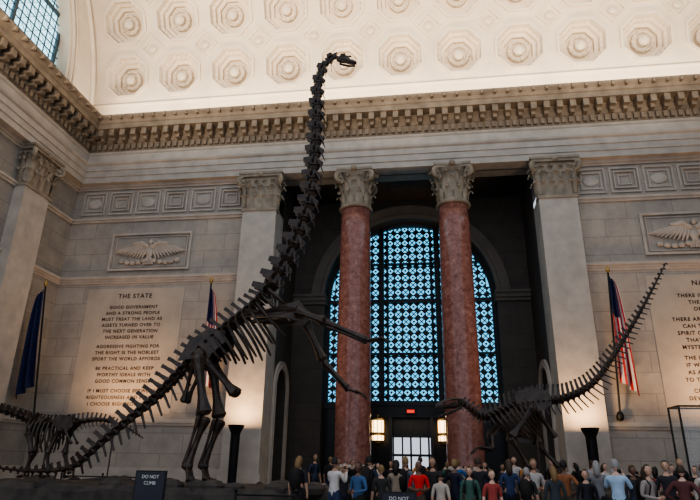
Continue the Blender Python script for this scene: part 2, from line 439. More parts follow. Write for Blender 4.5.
arch_ring(mb,mpB,X0,4.5,zs,[(4.78,WY),(4.78,WY-.2),(5.02,WY-.25),(5.02,WY+.35)],0,40)
for a,b in ((X0-5,X0-2.45),(X0+2.45,X0+5)):
    mb.box(a,b,WY-.1,WY+.2,0,4.6)
    for z0,z1 in ((.4,2.2),(2.5,4.3)): mb.box(a+.3,b-.3,WY-.18,WY-.1,z0,z1)
mb.build('window_1')
e=empty('door_1',(X0,32.4,0))
mb=MB(M['bronze'],M['brass'])
mb.box(-2.3,2.3,-.6,.6,3.95,4.55); mb.box(-2.4,2.4,-.7,.6,4.55,4.8,0)
for a in (-2.3,-1.2,1.0,2.1): mb.box(a,a+.2,-.6,.6,0,3.95)
mb.box(-2.1,-1.2,.2,.3,0,3.95); mb.box(1.2,2.1,.2,.3,0,3.95)
mb.box(-1.0,1.0,-.05,.05,2.95,3.95)
for i in range(5): mb.box(-.95+.4*i,-.75+.4*i,-.1,-.05,3.1,3.8)
for a in (-1.0,-.05,.9): mb.box(a-.05,a+.05,-.05,.05,0,3.0)
for z in (.02,1.0,2.0): mb.box(-1.0,1.0,-.05,.05,z,z+.12)
for a in (-.5,.45): mb.box(a-.04,a+.04,-.03,.03,0,3.0)
mb.build('door_frame',False,e)
for k in (-1.72,1.72):
    mb=MB(M['brass'],M['warm'])
    c=(k,-1.0,0)
    mb.lathe([(.12,3.95),(.34,3.85),(.36,3.75)],c,16,0); mb.lathe([(.29,3.75),(.3,3.45),(.29,3.15)],c,16,1,False); mb.lathe([(.34,3.15),(.34,3.05),(.29,3.0)],c,16,0)
    mb.lathe([(.29,3.0),(.29,2.75)],c,16,1,False); mb.lathe([(.33,2.75),(.3,2.6),(.05,2.5)],c,16,0)
    for i in range(8):
        a=i*pi/4; mb.tube([(k+.31*math.cos(a),-1+.31*math.sin(a),2.7),(k+.31*math.cos(a),-1+.31*math.sin(a),3.8)],.018,5,0)
    mb.box(k-.05,k+.05,-1.0,-.6,3.9,4.05,0)
    mb.build('lantern',False,e)
mb=MB(M['iron'],M['exit']); mb.box(-.28,.28,-.78,-.7,4.1,4.4,0); mb.box(-.2,.2,-.79,-.78,4.17,4.33,1); mb.build('exit_sign',False,e)
# ------------------------------------------------------------ side walls
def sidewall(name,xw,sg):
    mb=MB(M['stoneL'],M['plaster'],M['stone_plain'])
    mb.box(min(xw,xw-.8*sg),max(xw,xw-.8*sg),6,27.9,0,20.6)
    n=48; vs=[];fs=[]
    for i in range(n+1):
        t=pi*.62*i/n
        vs+=[(xw,14+10.8*math.cos(t),22.0+10.8*math.sin(t)),(xw,14+13.95*math.cos(t),20.5+13.95*math.sin(t))]
    for i in range(n): fs.append((2*i,2*i+1,2*i+3,2*i+2))
    mb.add(vs,fs,1)
    mb.add([(xw,28,20.4),(xw,24.8,22),(xw,6,22),(xw,6,20.4)],[(0,1,2,3)],1)
    mb.add([(xw,28,20.4),(xw,27.95,20.5),(xw,24.8,22)],[(0,1,2)],1)
    vs=[];fs=[]
    for i in range(n+1):
        t=pi*.62*i/n
        vs+=[(xw,14+10.8*math.cos(t),22.0+10.8*math.sin(t)),(xw-.9*sg,14+10.8*math.cos(t),22.0+10.8*math.sin(t))]
    for i in range(n): fs.append((2*i,2*i+1,2*i+3,2*i+2))
    mb.add(vs,fs,1); mb.box(min(xw,xw-.9*sg),max(xw,xw-.9*sg),6,24.8,21.8,22.0,1)
    for rr,th in ((11.1,.12),(11.45,.07),(13.5,.18)):
        pts=[(xw+.02*sg,14+rr*math.cos(pi*.6*i/n),(22.0 if rr<12 else 20.5)+rr*math.sin(pi*.6*i/n)) for i in range(n+1)]
        mb.tube(pts,th,6,1)
    mb.build(name)
sidewall('wall_left',XL,1); sidewall('wall_right',XR,-1)
for nm,xw,sg in (('window_2',XL,1),('window_3',XR,-1)):
    mb=MB(plain('window_leading_'+nm,(.05,.08,.10),.5,.2),M['pane2']); xx=xw-.7*sg
    def hz(y): return 22+math.sqrt(max(0,10.8**2-(y-14)**2))
    y=6
    while y<24.7: mb.box(xx-.03,xx+.03,y-.022,y+.022,22,hz(y)); y+=.50
    for k in range(4):
        y=24.4-3.4*k; mb.box(xx-.08,xx+.08,y-.09,y+.09,22,hz(y))
    z=22.4
    while z<32.5:
        ye=14+math.sqrt(10.8**2-(z-22)**2); mb.box(xx-.03,xx+.03,6,ye,z-.022,z+.022); z+=.50
    for z in (22.1,26.0,29.5):
        ye=14+math.sqrt(10.8**2-(z-22)**2); mb.box(xx-.08,xx+.08,6,ye,z-.1,z+.1)
    for s_ in (-1,1):
        c=-20
        while c<40:
            pts=[]
            for i in range(60):
                y=6+18.8*i/59; z=22+s_*(y-6)+c
                if 22<z<hz(y): pts.append((xx,y,z))
            if len(pts)>2: mb.tube([pts[0],pts[-1]],.016,4)
            c+=1.0
    pts=[(6,22)]+[(14+10.8*math.cos(pi*.735*(1-i/40)),22+10.8*math.sin(pi*.735*(1-i/40))) for i in range(41)]
    mb.add([(xx-.12*sg,a,z) for a,z in pts],[tuple(range(len(pts)))],1)
    mb.build(nm)
for xw,sg in ((XL,1),(XR,-1)):
    mb=MB(M['stone_plain'])
    for yc in (24.0,):
        a,b=sorted((xw,xw+.6*sg)); mb.box(a,b,yc-.93,yc+.93,1.1,ZB)
        a,b=sorted((xw,xw+.7*sg)); mb.box(a,b,yc-1.05,yc+1.05,0,1.1)
    o=mb.build('trim_pilaster')
    capital_flat('pilaster_capital',(xw+.6*sg,24.0,ZB),.93,(sg,0,0),(0,1,0),.55,o)
# ------------------------------------------------------------ coffered vault
RV=13.9; VC=(14,20.5); P=3.39
def vp(u,v,h):
    a=v/RV; r=RV+h; return (u,VC[0]+r*math.cos(a),VC[1]+r*math.sin(a))
mb=MB(M['plaster'])
n=16
prof=[('sq',P/2,0),('o',1.38,0),('o',1.38,-.14),('o',1.24,-.14),('o',1.20,.28),('o',1.03,.28),('o',1.0,.56),('o',.80,.56),('o',.78,.78),('c',.64,.78),('c',.60,.54),('c',.48,.46),('c',.42,.62),('c',.34,.62),('c',.30,.32),('c',.12,.18),('c',.01,.18)]
v0=math.radians(14.3)*RV
for k in range(-5,6):
    cu=X0-.05+k*P
    for j in range(5):
        cv=v0+j*P; vs=[];fs=[]
        for kind,r,h in prof:
            for i in range(n):
                a=2*pi*i/n; c,s_=math.cos(a),math.sin(a)
                if kind=='sq': q=1/max(abs(c),abs(s_))
                elif kind=='o': q=1/max(abs(c),abs(s_),(abs(c)+abs(s_))/1.4142)
                else: q=1
                vs.append(vp(cu+c*r*q,cv+s_*r*q,h))
        for a in range(len(prof)-1):
            for i in range(n): fs.append((a*n+i,a*n+(i+1)%n,(a+1)*n+(i+1)%n,(a+1)*n+i))
        mb.add(vs,fs)
        for i in range(10):
            a=2*pi*i/10; mb.ell(vp(cu+.53*math.cos(a),cv+.53*math.sin(a),.52),(.11,.1,.11),0,6,4)
        for i in range(24):
            a=2*pi*i/24; q=1.12/max(abs(math.cos(a)),abs(math.sin(a)),(abs(math.cos(a))+abs(math.sin(a)))/1.4142)
            mb.ell(vp(cu+q*math.cos(a),cv+q*math.sin(a),.26),(.06,.06,.06),0,5,3)
for k in range(-5,5):
    cu=X0-.05+(k+.5)*P
    for j in range(1,5):
        cv=v0+(j-.5)*P
        def ringd(r1,h1,r2,h2):
            vs=[vp(cu+r1,cv,h1),vp(cu,cv+r1,h1),vp(cu-r1,cv,h1),vp(cu,cv-r1,h1),vp(cu+r2,cv,h2),vp(cu,cv+r2,h2),vp(cu-r2,cv,h2),vp(cu,cv-r2,h2)]
            mb.add(vs,[(i,(i+1)%4,4+(i+1)%4,4+i) for i in range(4)])
        ringd(.80,0,.77,-.14); ringd(.77,-.14,.62,-.14); ringd(.62,-.14,.58,-.01)
        mb.ell(vp(cu,cv,-.02),(.3,.15,.28),0,8,5)
def strip(u0,u1,va,vb,m=24):
    vs=[];fs=[]
    for i in range(m+1):
        v=va+(vb-va)*i/m; vs+=[vp(u0,v,0),vp(u1,v,0)]
    for i in range(m): fs.append((2*i,2*i+1,2*i+3,2*i+2))
    mb.add(vs,fs)
strip(XL,XR,-.1,v0-P/2,6)
e0=X0-.05-5.5*P; e1=X0-.05+5.5*P
strip(XL,e0,v0-P/2,v0+4.5*P); strip(e1,XR,v0-P/2,v0+4.5*P)
strip(XL,XR,v0+4.5*P,v0+5.0*P,4)
mb.tube([vp(XL,v0-P/2-.15,-.03),vp(XR,v0-P/2-.15,-.03)],.1,6)
mb.tube([vp(XL,.9,-.03),vp(XR,.9,-.03)],.1,6)
mb.build('ceiling_vault')
# ------------------------------------------------------------ skeletons
def cat(pts,n):
    pts=[V(p) for p in pts]; P_=[pts[0]*2-pts[1]]+pts+[pts[-1]*2-pts[-2]]
    fine=[]
    for i in range(1,len(P_)-2):
        for k in range(12):
            t=k/12; a,b,c,d=P_[i-1:i+3]
            fine.append(.5*((2*b)+(-a+c)*t+(2*a-5*b+4*c-d)*t*t+(-a+3*b-3*c+d)*t**3))
    fine.append(pts[-1])
    L=[0]
    for i in range(1,len(fine)): L.append(L[-1]+(fine[i]-fine[i-1]).length)
    out=[];j=0
    for i in range(n):
        s_=L[-1]*i/(n-1)
        while j<len(L)-2 and L[j+1]<s_: j+=1
        t=(s_-L[j])/max(1e-9,L[j+1]-L[j]); out.append(fine[j].lerp(fine[j+1],min(1,t)))
    return out,L[-1]
def interp(tab,t):
    for i in range(len(tab)-1):
        if t<=tab[i+1][0]:
            a,b=tab[i],tab[i+1]; k=(t-a[0])/(b[0]-a[0]); return [x+(y-x)*k for x,y in zip(a[1:],b[1:])]
    return list(tab[-1][1:])
def spine(mb,pts,n,tab,sgn,lat=(0,1,0),bif=False):
    P_,L=cat(pts,n); lat=V(lat); out=[]
    sp=L/(n-1)
    for i,p in enumerate(P_):
        t=(P_[min(i+1,n-1)]-P_[max(i-1,0)]).normalized(); l=(lat-t*lat.dot(t)).normalized()
        d=l.cross(t)*-1*sgn
        r,ns,tp,vn=interp(tab,i/(n-1))
        mb.tube([p-t*sp*.46,p-t*sp*.2,p+t*sp*.2,p+t*sp*.46],[r*1.1,r*.7,r*.7,r*1.1],8)
        if ns>0:
            if bif:
                for q in (-1,1): mb.prism(p+d*r*.4+l*q*r*.3,p+d*(r+ns)+l*q*r*.8-t*ns*.2,t,sp*.62,r*.5,sp*.34,r*.3)
                mb.prism(p-d*r*.3-t*sp*.1,p-d*r*1.5-t*sp*.25,t,sp*.45,r*.9,sp*.25,r*.6)
            else:
                mb.prism(p+d*r*.5,p+d*(r+ns*.75)-t*ns*.22,t,sp*.6,r*.5,sp*.34,r*.3)
                mb.prism(p+d*(r+ns*.7)-t*ns*.2,p+d*(r+ns)-t*ns*.3,t,sp*.38,r*.45,sp*.44,r*.6)
            mb.prism(p+d*r*.9+t*sp*.1,p+d*r*1.25+t*sp*.62,l,r*1.0,r*.3,r*.8,r*.15)
        if tp>0:
            for q in (-1,1): mb.prism(p+l*q*r*.6+d*r*.2,p+l*q*(r+tp)+d*r*.1-t*tp*.15,t,sp*.5,r*.4,sp*.28,r*.2)
        if vn>0:
            mb.prism(p-d*r*.6-t*sp*.3,p-d*(r+vn)-t*(sp*.3+vn*.35),t,sp*.28,r*.3,sp*.2,r*.2)
        elif vn<0:
            for q in (-1,1): mb.prism(p-d*r*.7+l*q*r*.8,p-d*r*1.7+l*q*r*.9-t*sp*.9*-vn,l,r*.4,r*.4,r*.14,r*.14)
        out.append((p,t,d,l))
    return out
def rib(mb,fr,length,w,r=.045,sweep_=.25):
    p,t,d,l=fr
    for q in (-1,1):
        pts=[p+l*q*.08+d*.05,p+l*q*w*.7+d*.02-t*sweep_*length*.1,p+l*q*w-d*length*.35-t*sweep_*length*.3,p+l*q*w*.9-d*length*.7-t*sweep_*length*.65,p+l*q*w*.55-d*length-t*sweep_*length]
        c,_=cat(pts,9); mb.tube(c,[r*1.1,r*1.1,r,r,r,r*.95,r*.9,r*.85,r*.6],6)
def lbone(mb,a,b,r,e1=1.7,e2=1.6):
    a=V(a);b=V(b); ts=[0,.06,.16,.32,.5,.7,.86,.95,1]; rr=[e1*.75,e1,e1*.8,.95,.8,.9,e2*.8,e2,e2*.7]
    mb.tube([a.lerp(b,t) for t in ts],[r*x for x in rr],9)
def plate(mb,poly,nrm,th):
    n=len(poly); nrm=V(nrm).normalized()*th/2
    vs=[V(p)-nrm for p in poly]+[V(p)+nrm for p in poly]
    mb.add(vs,[tuple(range(n-1,-1,-1)),tuple(range(n,2*n))]+[(i,(i+1)%n,n+(i+1)%n,n+i) for i in range(n)])
def digits(mb,a,fwd,side,n,L,r,down=-.2,claw=True,spread=.5):
    a=V(a);fwd=V(fwd).normalized();side=V(side).normalized();up=V((0,0,1))
    for i in range(n):
        k=(i-(n-1)/2)/max(1,(n-1)/2) if n>1 else 0
        dr=(fwd+side*k*spread).normalized(); LL=L*(1-.2*abs(k))
        b=a+side*k*r*2.2
        p1=b+dr*LL*.45; p2=b+dr*LL*.75+up*down*LL*.3; p3=b+dr*LL+up*down*LL*.9
        mb.tube([b,b.lerp(p1,.5),p1],[r,r*.65,r*.9],6); mb.tube([p1,p1.lerp(p2,.5),p2],[r*.85,r*.6,r*.75],6)
        mb.tube([p2,p2.lerp(p3,.5)+up*r*.4,p3],[r*.75,r*.5,r*.08],6)
def skull(mb,base,fwd,up,L,H,W,jaw=.25,teeth=True,round_=False):
    base=V(base);fwd=V(fwd).normalized();up=V(up);up=(up-fwd*up.dot(fwd)).normalized();sd=fwd.cross(up)
    if round_: secs=[(0,.55,.75,.0),(.12,.8,1,.05),(.3,.9,1,.05),(.45,.75,.85,0),(.62,.5,.65,-.1),(.85,.42,.6,-.16),(1,.25,.45,-.2)]
    else: secs=[(0,.6,.7,.05),(.12,.9,1,.05),(.3,.95,.95,.06),(.5,.85,.7,.04),(.7,.75,.5,0),(.9,.6,.38,-.05),(1,.3,.2,-.12)]
    vs=[];fs=[];n=10
    for t,h,w,o in secs:
        for j in range(n):
            a=2*pi*j/n; c,s_=math.cos(a),math.sin(a)
            vs.append(base+fwd*L*t+up*(o*H+s_*h*H*.5)+sd*(c*w*W*.5))
    k=len(secs)
    for i in range(k-1):
        for j in range(n):
            if i in (2,3) and j in (0,4,9) and not round_: continue
            if i==1 and j in (0,4): continue
            fs.append((i*n+j,i*n+(j+1)%n,(i+1)*n+(j+1)%n,(i+1)*n+j))
    fs.append(tuple(range(n-1,-1,-1))); fs.append(tuple((k-1)*n+j for j in range(n)))
    mb.add(vs,fs)
    jd=(fwd-up*jaw).normalized(); jb=base+fwd*L*.05-up*H*.35
    for q in (-1,1):
        mb.tube([jb+sd*q*W*.42,jb+jd*L*.5+sd*q*W*.3-up*H*.05,jb+jd*L*.93+sd*q*W*.1],[H*.12,H*.13,H*.07],6)
        mb.tube([base+fwd*L*.08+sd*q*W*.45,jb+sd*q*W*.42],[H*.12,H*.1],6)
        c=base+fwd*L*.28+up*H*.2+sd*q*W*.45
        mb.tube([c+(fwd*math.cos(a)+up*math.sin(a))*H*.16 for a in [2*pi*i/8 for i in range(9)]],H*.035,5)
        if teeth:
            for i in range(9):
                t=.45+.06*i; b=base+fwd*L*t-up*H*.28+sd*q*W*.28*(1.3-t*.6); mb.tube([b,b-up*H*.16],[H*.035,.002],4)
                b=jb+jd*L*(.4+.06*i)+sd*q*W*.2*(1.3-t*.7)+up*H*.05; mb.tube([b,b+up*H*.12],[H*.03,.002],4)
BZ=.92
def barosaurus():
    mb=MB(M['bone'])
    tail=[(-15.4,17.9,1.75),(-14.2,17.6,1.38),(-12.9,17.4,1.24),(-11.6,17.2,1.24),(-10.75,17.1,1.38),(-10.30,17,1.70),(-9.98,17,2.02),(-9.56,17,2.38),(-9.13,17,2.75),(-8.70,17,3.10),(-8.27,17,3.50),(-7.85,17,3.95),(-7.42,17,4.42),(-6.98,17,4.86)]
    spine(mb,tail,36,[(0,.025,.0,0,0),(.25,.04,.05,0,.05),(.42,.07,.16,.05,.14),(.6,.11,.32,.12,.32),(.8,.14,.44,.22,.42),(1,.18,.52,.3,.30)],1)
    trunk=[(-6.98,17,4.86),(-6.40,17,5.40),(-5.85,17,5.85),(-5.35,17,6.30),(-5.05,17,6.72)]
    fr=spine(mb,trunk,11,[(0,.2,.5,.35,0),(1,.2,.34,.35,0)],1)
    for i,f in enumerate(fr[1:]):
        L=[.75,.95,1.15,1.3,1.4,1.45,1.4,1.3,1.1,.8][i]
        rib(mb,f,L,.34+.22*math.sin((i+1)/11*pi),.05,.12)
    neck=[(-5.05,17,6.72),(-4.70,17,7.40),(-4.38,17,8.05),(-4.08,17,8.90),(-3.85,17,9.84),(-3.78,17,10.8),(-3.73,17,11.75),(-3.72,17,12.95),(-3.74,17,14.0),(-3.66,17,14.9),(-3.44,17,15.42),(-3.12,17,15.62),(-2.86,17,15.5)]
    spine(mb,neck,21,[(0,.23,.32,.26,-.8),(.3,.20,.22,.2,-.9),(.7,.165,.16,.15,-.9),(.9,.125,.11,.09,-.6),(1,.10,.07,.05,0)],1,bif=True)
    skull(mb,(-3.0,17,15.5),(1,0,-.25),(0.25,0,1),.68,.34,.30,.12,False,True)
    for q in (-1,1):
        yy=17+q*.38
        plate(mb,[(-7.65,yy,4.45),(-7.35,yy,5.05),(-6.75,yy,5.45),(-6.25,yy,5.35),(-6.2,yy,5.0),(-6.6,yy,4.65),(-6.75,yy,4.3),(-7.05,yy,4.25),(-7.2,yy,4.5)],(0,1,0),.09)
        lbone(mb,(-6.8,yy,4.45),(-5.85,17+q*.12,3.5),.085,1.6,2.2)
        lbone(mb,(-7.15,yy,4.4),(-7.45,17+q*.1,3.25),.07,1.6,1.8)
        hy=17+q*.6
        hip=(-6.95,hy,4.55); knee=(-6.55,hy+q*.02,2.85); ank=(-6.9,hy,1.46)
        lbone(mb,hip,knee,.15,1.5,1.6)
        mb.ell(V(hip)+V((0,-q*.1,.05)),(.2,.2,.2))
        lbone(mb,V(knee)+V((0.03,.07,-.05)),ank,.10,1.8,1.4); lbone(mb,V(knee)+V((-.12,-.09,-.05)),V(ank)+V((-.08,-.06,0)),.05,1.5,1.5)
        mb.ell(ank,(.17,.17,.12))
        for i in range(4): lbone(mb,V(ank)+V((.04,(i-1.5)*.08,-.05)),V(ank)+V((.14,(i-1.5)*.13,-.38)),.05,1.3,1.4)
        digits(mb,V(ank)+V((.1,0,-.38)),(1,0,0),(0,1,0),4,.38,.06,-.15,True,.4)
        yy=17+q*.5
        plate(mb,[(-5.75,yy-q*.08,5.78),(-5.55,yy,5.98),(-5.0,yy,5.95),(-4.45,yy,6.08),(-3.95,yy-q*.05,6.25),(-3.72,yy-q*.12,5.95),(-3.95,yy-q*.12,5.62),(-4.45,yy,5.72),(-5.0,yy,5.72)],(0,1,0),.09)
        sh=V((-4.0,yy+q*.1,5.88))
        if q<0: el=V((-3.1,yy-.1,5.55)); wr=V((-1.85,yy-.05,5.0)); fw=V((1,0,.03))
        else: el=V((-3.35,yy+.15,4.6)); wr=V((-2.55,yy+.1,3.75)); fw=V((.9,0,-.35))
        lbone(mb,sh,el,.12,1.7,1.5)
        lbone(mb,el,wr,.075,1.5,1.3); lbone(mb,el+V((0,.1,-.1)),wr+V((0,.06,-.08)),.065,1.8,1.2)
        for i in range(5): lbone(mb,wr+V((0,(i-2)*.05,(i%2)*.04-.03)),wr+fw*.32+V((0,(i-2)*.09,-.02)),.035,1.3,1.4)
        digits(mb,wr+fw*.34,fw,(0,1,0),5,.30,.045,-.5,True,.4)
    mb.tube([(-9.6,17,BZ),(-9.6,17,2.3)],.022,8)
    return mb.build('barosaurus_skeleton',False)
barosaurus()
def allosaurus():
    mb=MB(M['bone'])
    raw=[(7.67,18.2,7.86),(7.14,18.4,7.02),(6.66,18.55,6.28),(6.09,18.7,5.47),(5.60,18.8,4.80),(5.17,18.9,4.26),(4.67,19,3.86),(4.02,19,3.58),(3.35,19,3.48)]
    tail=[(x*y/19,y,1.6+(z-1.6)*y/19) for x,y,z in raw]
    spine(mb,tail,36,[(0,.02,.04,0,.04),(.3,.055,.13,.03,.15),(.6,.09,.24,.1,.26),(.85,.12,.32,.2,.38),(1,.14,.4,.24,.25)],-1)
    trunk=[(3.35,19,3.48),(2.75,19,3.42),(2.15,19,3.22),(1.7,19,3.02)]
    fr=spine(mb,trunk,12,[(0,.15,.40,.24,0),(1,.13,.30,.2,0)],-1)
    for i,f in enumerate(fr[2:]): rib(mb,f,[.55,.7,.85,1.0,1.05,1.05,1.0,.9,.75,.55][i],.25+.16*math.sin((i+1)/11*pi),.042,.3)
    neck=[(1.7,19,3.02),(1.4,19,3.05),(1.15,19,3.28),(.88,19,3.46)]
    spine(mb,neck,8,[(0,.13,.24,.14,-.5),(1,.1,.12,.08,0)],-1)
    skull(mb,(.90,19,3.46),(-1,-.15,-.12),(0,0,1),.86,.38,.28,.3)
    for q in (-1,1):
        yy=19+q*.2
        plate(mb,[(3.6,yy,3.4),(3.55,yy,3.8),(3.0,yy,3.92),(2.5,yy,3.75),(2.55,yy,3.3),(2.95,yy,3.15),(3.3,yy,3.2)],(0,1,0),.07)
        lbone(mb,(2.95,yy,3.25),(2.45,19+q*.05,2.45),.06,1.5,1.2); mb.prism((2.2,19+q*.05,2.4),(2.85,19+q*.05,2.34),(0,0,1),.14,.1,.12,.1)
        lbone(mb,(3.15,yy,3.25),(3.65,19+q*.06,2.45),.055,1.5,1.6)
        hy=19+q*.36; hip=V((3.02,hy,3.3))
        if q<0: kn=V((2.3,hy,2.42)); an=V((2.75,hy,1.55)); mt=V((2.3,hy,1.06))
        else: kn=V((3.15,hy,2.25)); an=V((3.75,hy,1.6)); mt=V((3.62,hy,1.06))
        lbone(mb,hip,kn,.105,1.6,1.6); lbone(mb,kn,an,.075,1.8,1.4); lbone(mb,kn+V((0,q*.08,0)),an+V((0,q*.06,0)),.035,1.5,1.4)
        for i in range(3): lbone(mb,an+V((0,(i-1)*.05,0)),mt+V((0,(i-1)*.1,0)),.042,1.3,1.4)
        digits(mb,mt,(-1,0,0),(0,1,0),3,.48,.055,-.2,True,.5)
        mb.tube([mt,mt+V((.18,q*.05,.02)),mt+V((.24,q*.05,-.06))],[.03,.025,.004],6)
        sh=V((1.75,19+q*.3,2.5)); plate(mb,[(2.45,19+q*.32,3.15),(2.4,19+q*.34,3.28),(1.95,19+q*.32,2.85),(1.65,19+q*.26,2.65),(1.6,19+q*.2,2.4),(1.8,19+q*.22,2.38),(2.0,19+q*.3,2.7)],(0,1,0),.05)
        el=sh+V((-.02,q*.1,-.42)); wr=el+V((-.35,0,.06))
        lbone(mb,sh,el,.05,1.5,1.4); lbone(mb,el,wr,.032,1.4,1.3); lbone(mb,el+V((0,.05,-.04)),wr+V((0,.04,-.03)),.03,1.5,1.3)
        digits(mb,wr,(-1,0,-.3),(0,1,0),3,.34,.03,-.6,True,.4)
    mb.tube([(3.1,19,BZ),(3.1,19,3.4)],.03,8)
    return mb.build('allosaurus_skeleton')
allosaurus()
def juvenile():
    mb=MB(M['bone'])
    tail=[(-9.6,18.8,2.30),(-10.2,18.7,2.62),(-10.8,18.5,2.80),(-11.3,18.3,2.78),(-11.8,18.1,2.62)]
    spine(mb,tail,20,[(0,.015,.02,0,.02),(.4,.05,.10,.03,.10),(1,.10,.24,.1,.16)],-1)
    trunk=[(-11.8,18.1,2.62),(-12.2,18,2.62),(-12.7,18,2.66),(-13.05,18,2.74)]
    fr=spine(mb,trunk,10,[(0,.11,.24,.14,0),(1,.11,.18,.12,0)],-1)
    for i,f in enumerate(fr[1:]): rib(mb,f,[.45,.6,.75,.85,.85,.8,.75,.6,.4][i],.2+.12*math.sin((i+1)/10*pi),.034,.2)
    neck=[(-13.05,18,2.74),(-13.5,18,2.9),(-14.0,17.9,3.05),(-14.6,17.8,3.22),(-15.3,17.7,3.5),(-15.9,17.6,3.85)]
    spine(mb,neck,16,[(0,.11,.14,.08,-.7),(1,.055,.05,.03,0)],-1,bif=True)
    skull(mb,(-15.9,17.6,3.85),(-1,-.1,-.1),(0,0,1),.34,.17,.14,.2,False,True)
    for q in (-1,1):
        yy=18+q*.17
        plate(mb,[(-11.5,yy,2.6),(-11.6,yy,2.85),(-12.0,yy,2.95),(-12.25,yy,2.75),(-12.0,yy,2.4),(-11.75,yy,2.35)],(0,1,0),.06)
        plate(mb,[(-12.5,yy,2.8),(-12.6,yy,2.9),(-13.0,yy,2.55),(-13.15,yy,2.3),(-12.95,yy,2.2),(-12.8,yy,2.4)],(0,1,0),.05)
        lbone(mb,(-11.85,yy,2.45),(-12.2,yy,2.1),.035); lbone(mb,(-11.75,yy,2.45),(-11.45,yy,2.05),.035)
        for hx,hz,k,f,o in ((-11.85,2.5,-.18,.05,q*.12),(-12.95,2.35,.12,-.05,-q*.15)):
            hy=18+q*.28; kn=V((hx+k+o,hy,1.75)); an=V((hx+f+o*1.5,hy,1.15))
            lbone(mb,(hx,hy,hz),kn,.075,1.5,1.6); lbone(mb,kn,an,.055,1.6,1.4); lbone(mb,kn+V((0,.05,0)),an+V((0,.04,0)),.03)
            digits(mb,an+V((0,0,-.08)),(-1,0,-.2),(0,1,0),4,.2,.035,-.2,True,.4)
    mb.tube([(-12.4,18,BZ),(-12.4,18,2.6)],.025,8)
    return mb.build('juvenile_barosaurus_skeleton')
juvenile()
# ------------------------------------------------------------ display platform
from mathutils import noise as NZ
mb=MB(M['rock'])
cx,cy,rx,ry=-5.4,18.2,10.8,2.25
vs=[];fs=[];nr=26;na=96
for i in range(nr+1):
    r=i/nr
    for j in range(na):
        a=2*pi*j/na; x=cx+rx*r*math.copysign(abs(math.cos(a))**.55,math.cos(a)); y=cy+ry*r*math.copysign(abs(math.sin(a))**.55,math.sin(a))
        h=.90+.04*NZ.noise(V((x*.9,y*.9,0)))+.03*NZ.noise(V((x*3,y*3,1)))
        if r>.85: h+=.16*max(0,NZ.noise(V((x*1.5,y*1.5,3))))
        vs.append((x,y,h-(.15 if i==nr else 0)))
for i in range(nr):
    for j in range(na): fs.append((i*na+j,(i+1)*na+j,(i+1)*na+(j+1)%na,i*na+(j+1)%na))
mb.add(vs,fs,0)
ring=[vs[nr*na+j] for j in range(na)]
vv=[]; 
for (x,y,z) in ring: vv+=[(x,y,z),(x+(x-cx)*.01,y+(y-cy)*.03,0)]
mb.add(vv,[(2*j,2*j+1,2*((j+1)%na)+1,2*((j+1)%na)) for j in range(na)],0)
for i in range(60):
    x=random.uniform(cx-rx*.95,cx+rx*.9); y=cy-ry*random.uniform(.75,.95) if i%3 else cy+ry*.9; r=random.uniform(.1,.36)
    mb.ell((x,y,.90),(r*1.5,r,r*.75),0,7,5,Matrix.Rotation(random.uniform(0,3),3,'Z'))
mb.build('display_platform')
# ------------------------------------------------------------ flags
def flag(name,top,bot,kind,floor=False):
    top=V(top); bot=V(bot)
    mb=MB(M['iron'],M['brass'],M['navy'],M['red'],M['whitec'])
    mb.tube([bot,top],.045,8,0); mb.ell(top+V((0,0,.1)),(.1,.1,.16),1)
    if floor:
        mb.lathe([(.32,0),(.32,.06),(.12,.14),(.08,.4),(.05,.5)],(bot.x,bot.y,0),16,1)
    else:
        mb.ell(bot,(.16,.16,.22),0); mb.prism(bot,(bot.x,27.85,bot.z-.05),(1,0,0),.14,.14,.22,.22,0)
    nu,nv=26,24; vs=[];fs=[];mi=[]
    ln=(bot-top).normalized(); L=4.6
    for j in range(nv+1):
        v=j/nv
        for i in range(nu+1):
            u=i/nu
            w=.35+1.05*v**.6
            q=top+ln*(.25+L*v)+V((0,0,-.5*u*v))
            s_=-1 if kind=='navy' else 1
            fx=s_*u*w*(.72 if kind=='navy' else .62); fy=-.1-.14*math.sin(u*pi*5+v*2)*(.4+v)
            vs.append(q+V((fx,fy,-u*.25)))
    for j in range(nv):
        for i in range(nu):
            u=i/nu;v=j/nv
            if kind=='navy': m_=2
            else: m_=2 if (u<.55 and v<.36) else (3 if (i//2)%2==0 else 4)
            fs.append((j*(nu+1)+i,j*(nu+1)+i+1,(j+1)*(nu+1)+i+1,(j+1)*(nu+1)+i)); mi.append(m_)
    o=len(mb.v); mb.v+=[tuple(a) for a in vs]
    for f,m_ in zip(fs,mi): mb.f.append(tuple(o+i for i in f)); mb.m.append(m_)
    return mb.build(name)
flag('navy_flag',(-19.25,25.4,9.8),(-19.1,26.9,0),'navy',True)
flag('american_flag',(-10.95,26.55,10.1),(-11.3,27.6,3.75),'us')
flag('american_flag',(8.2,26.55,10.1),(8.15,27.6,3.75),'us')
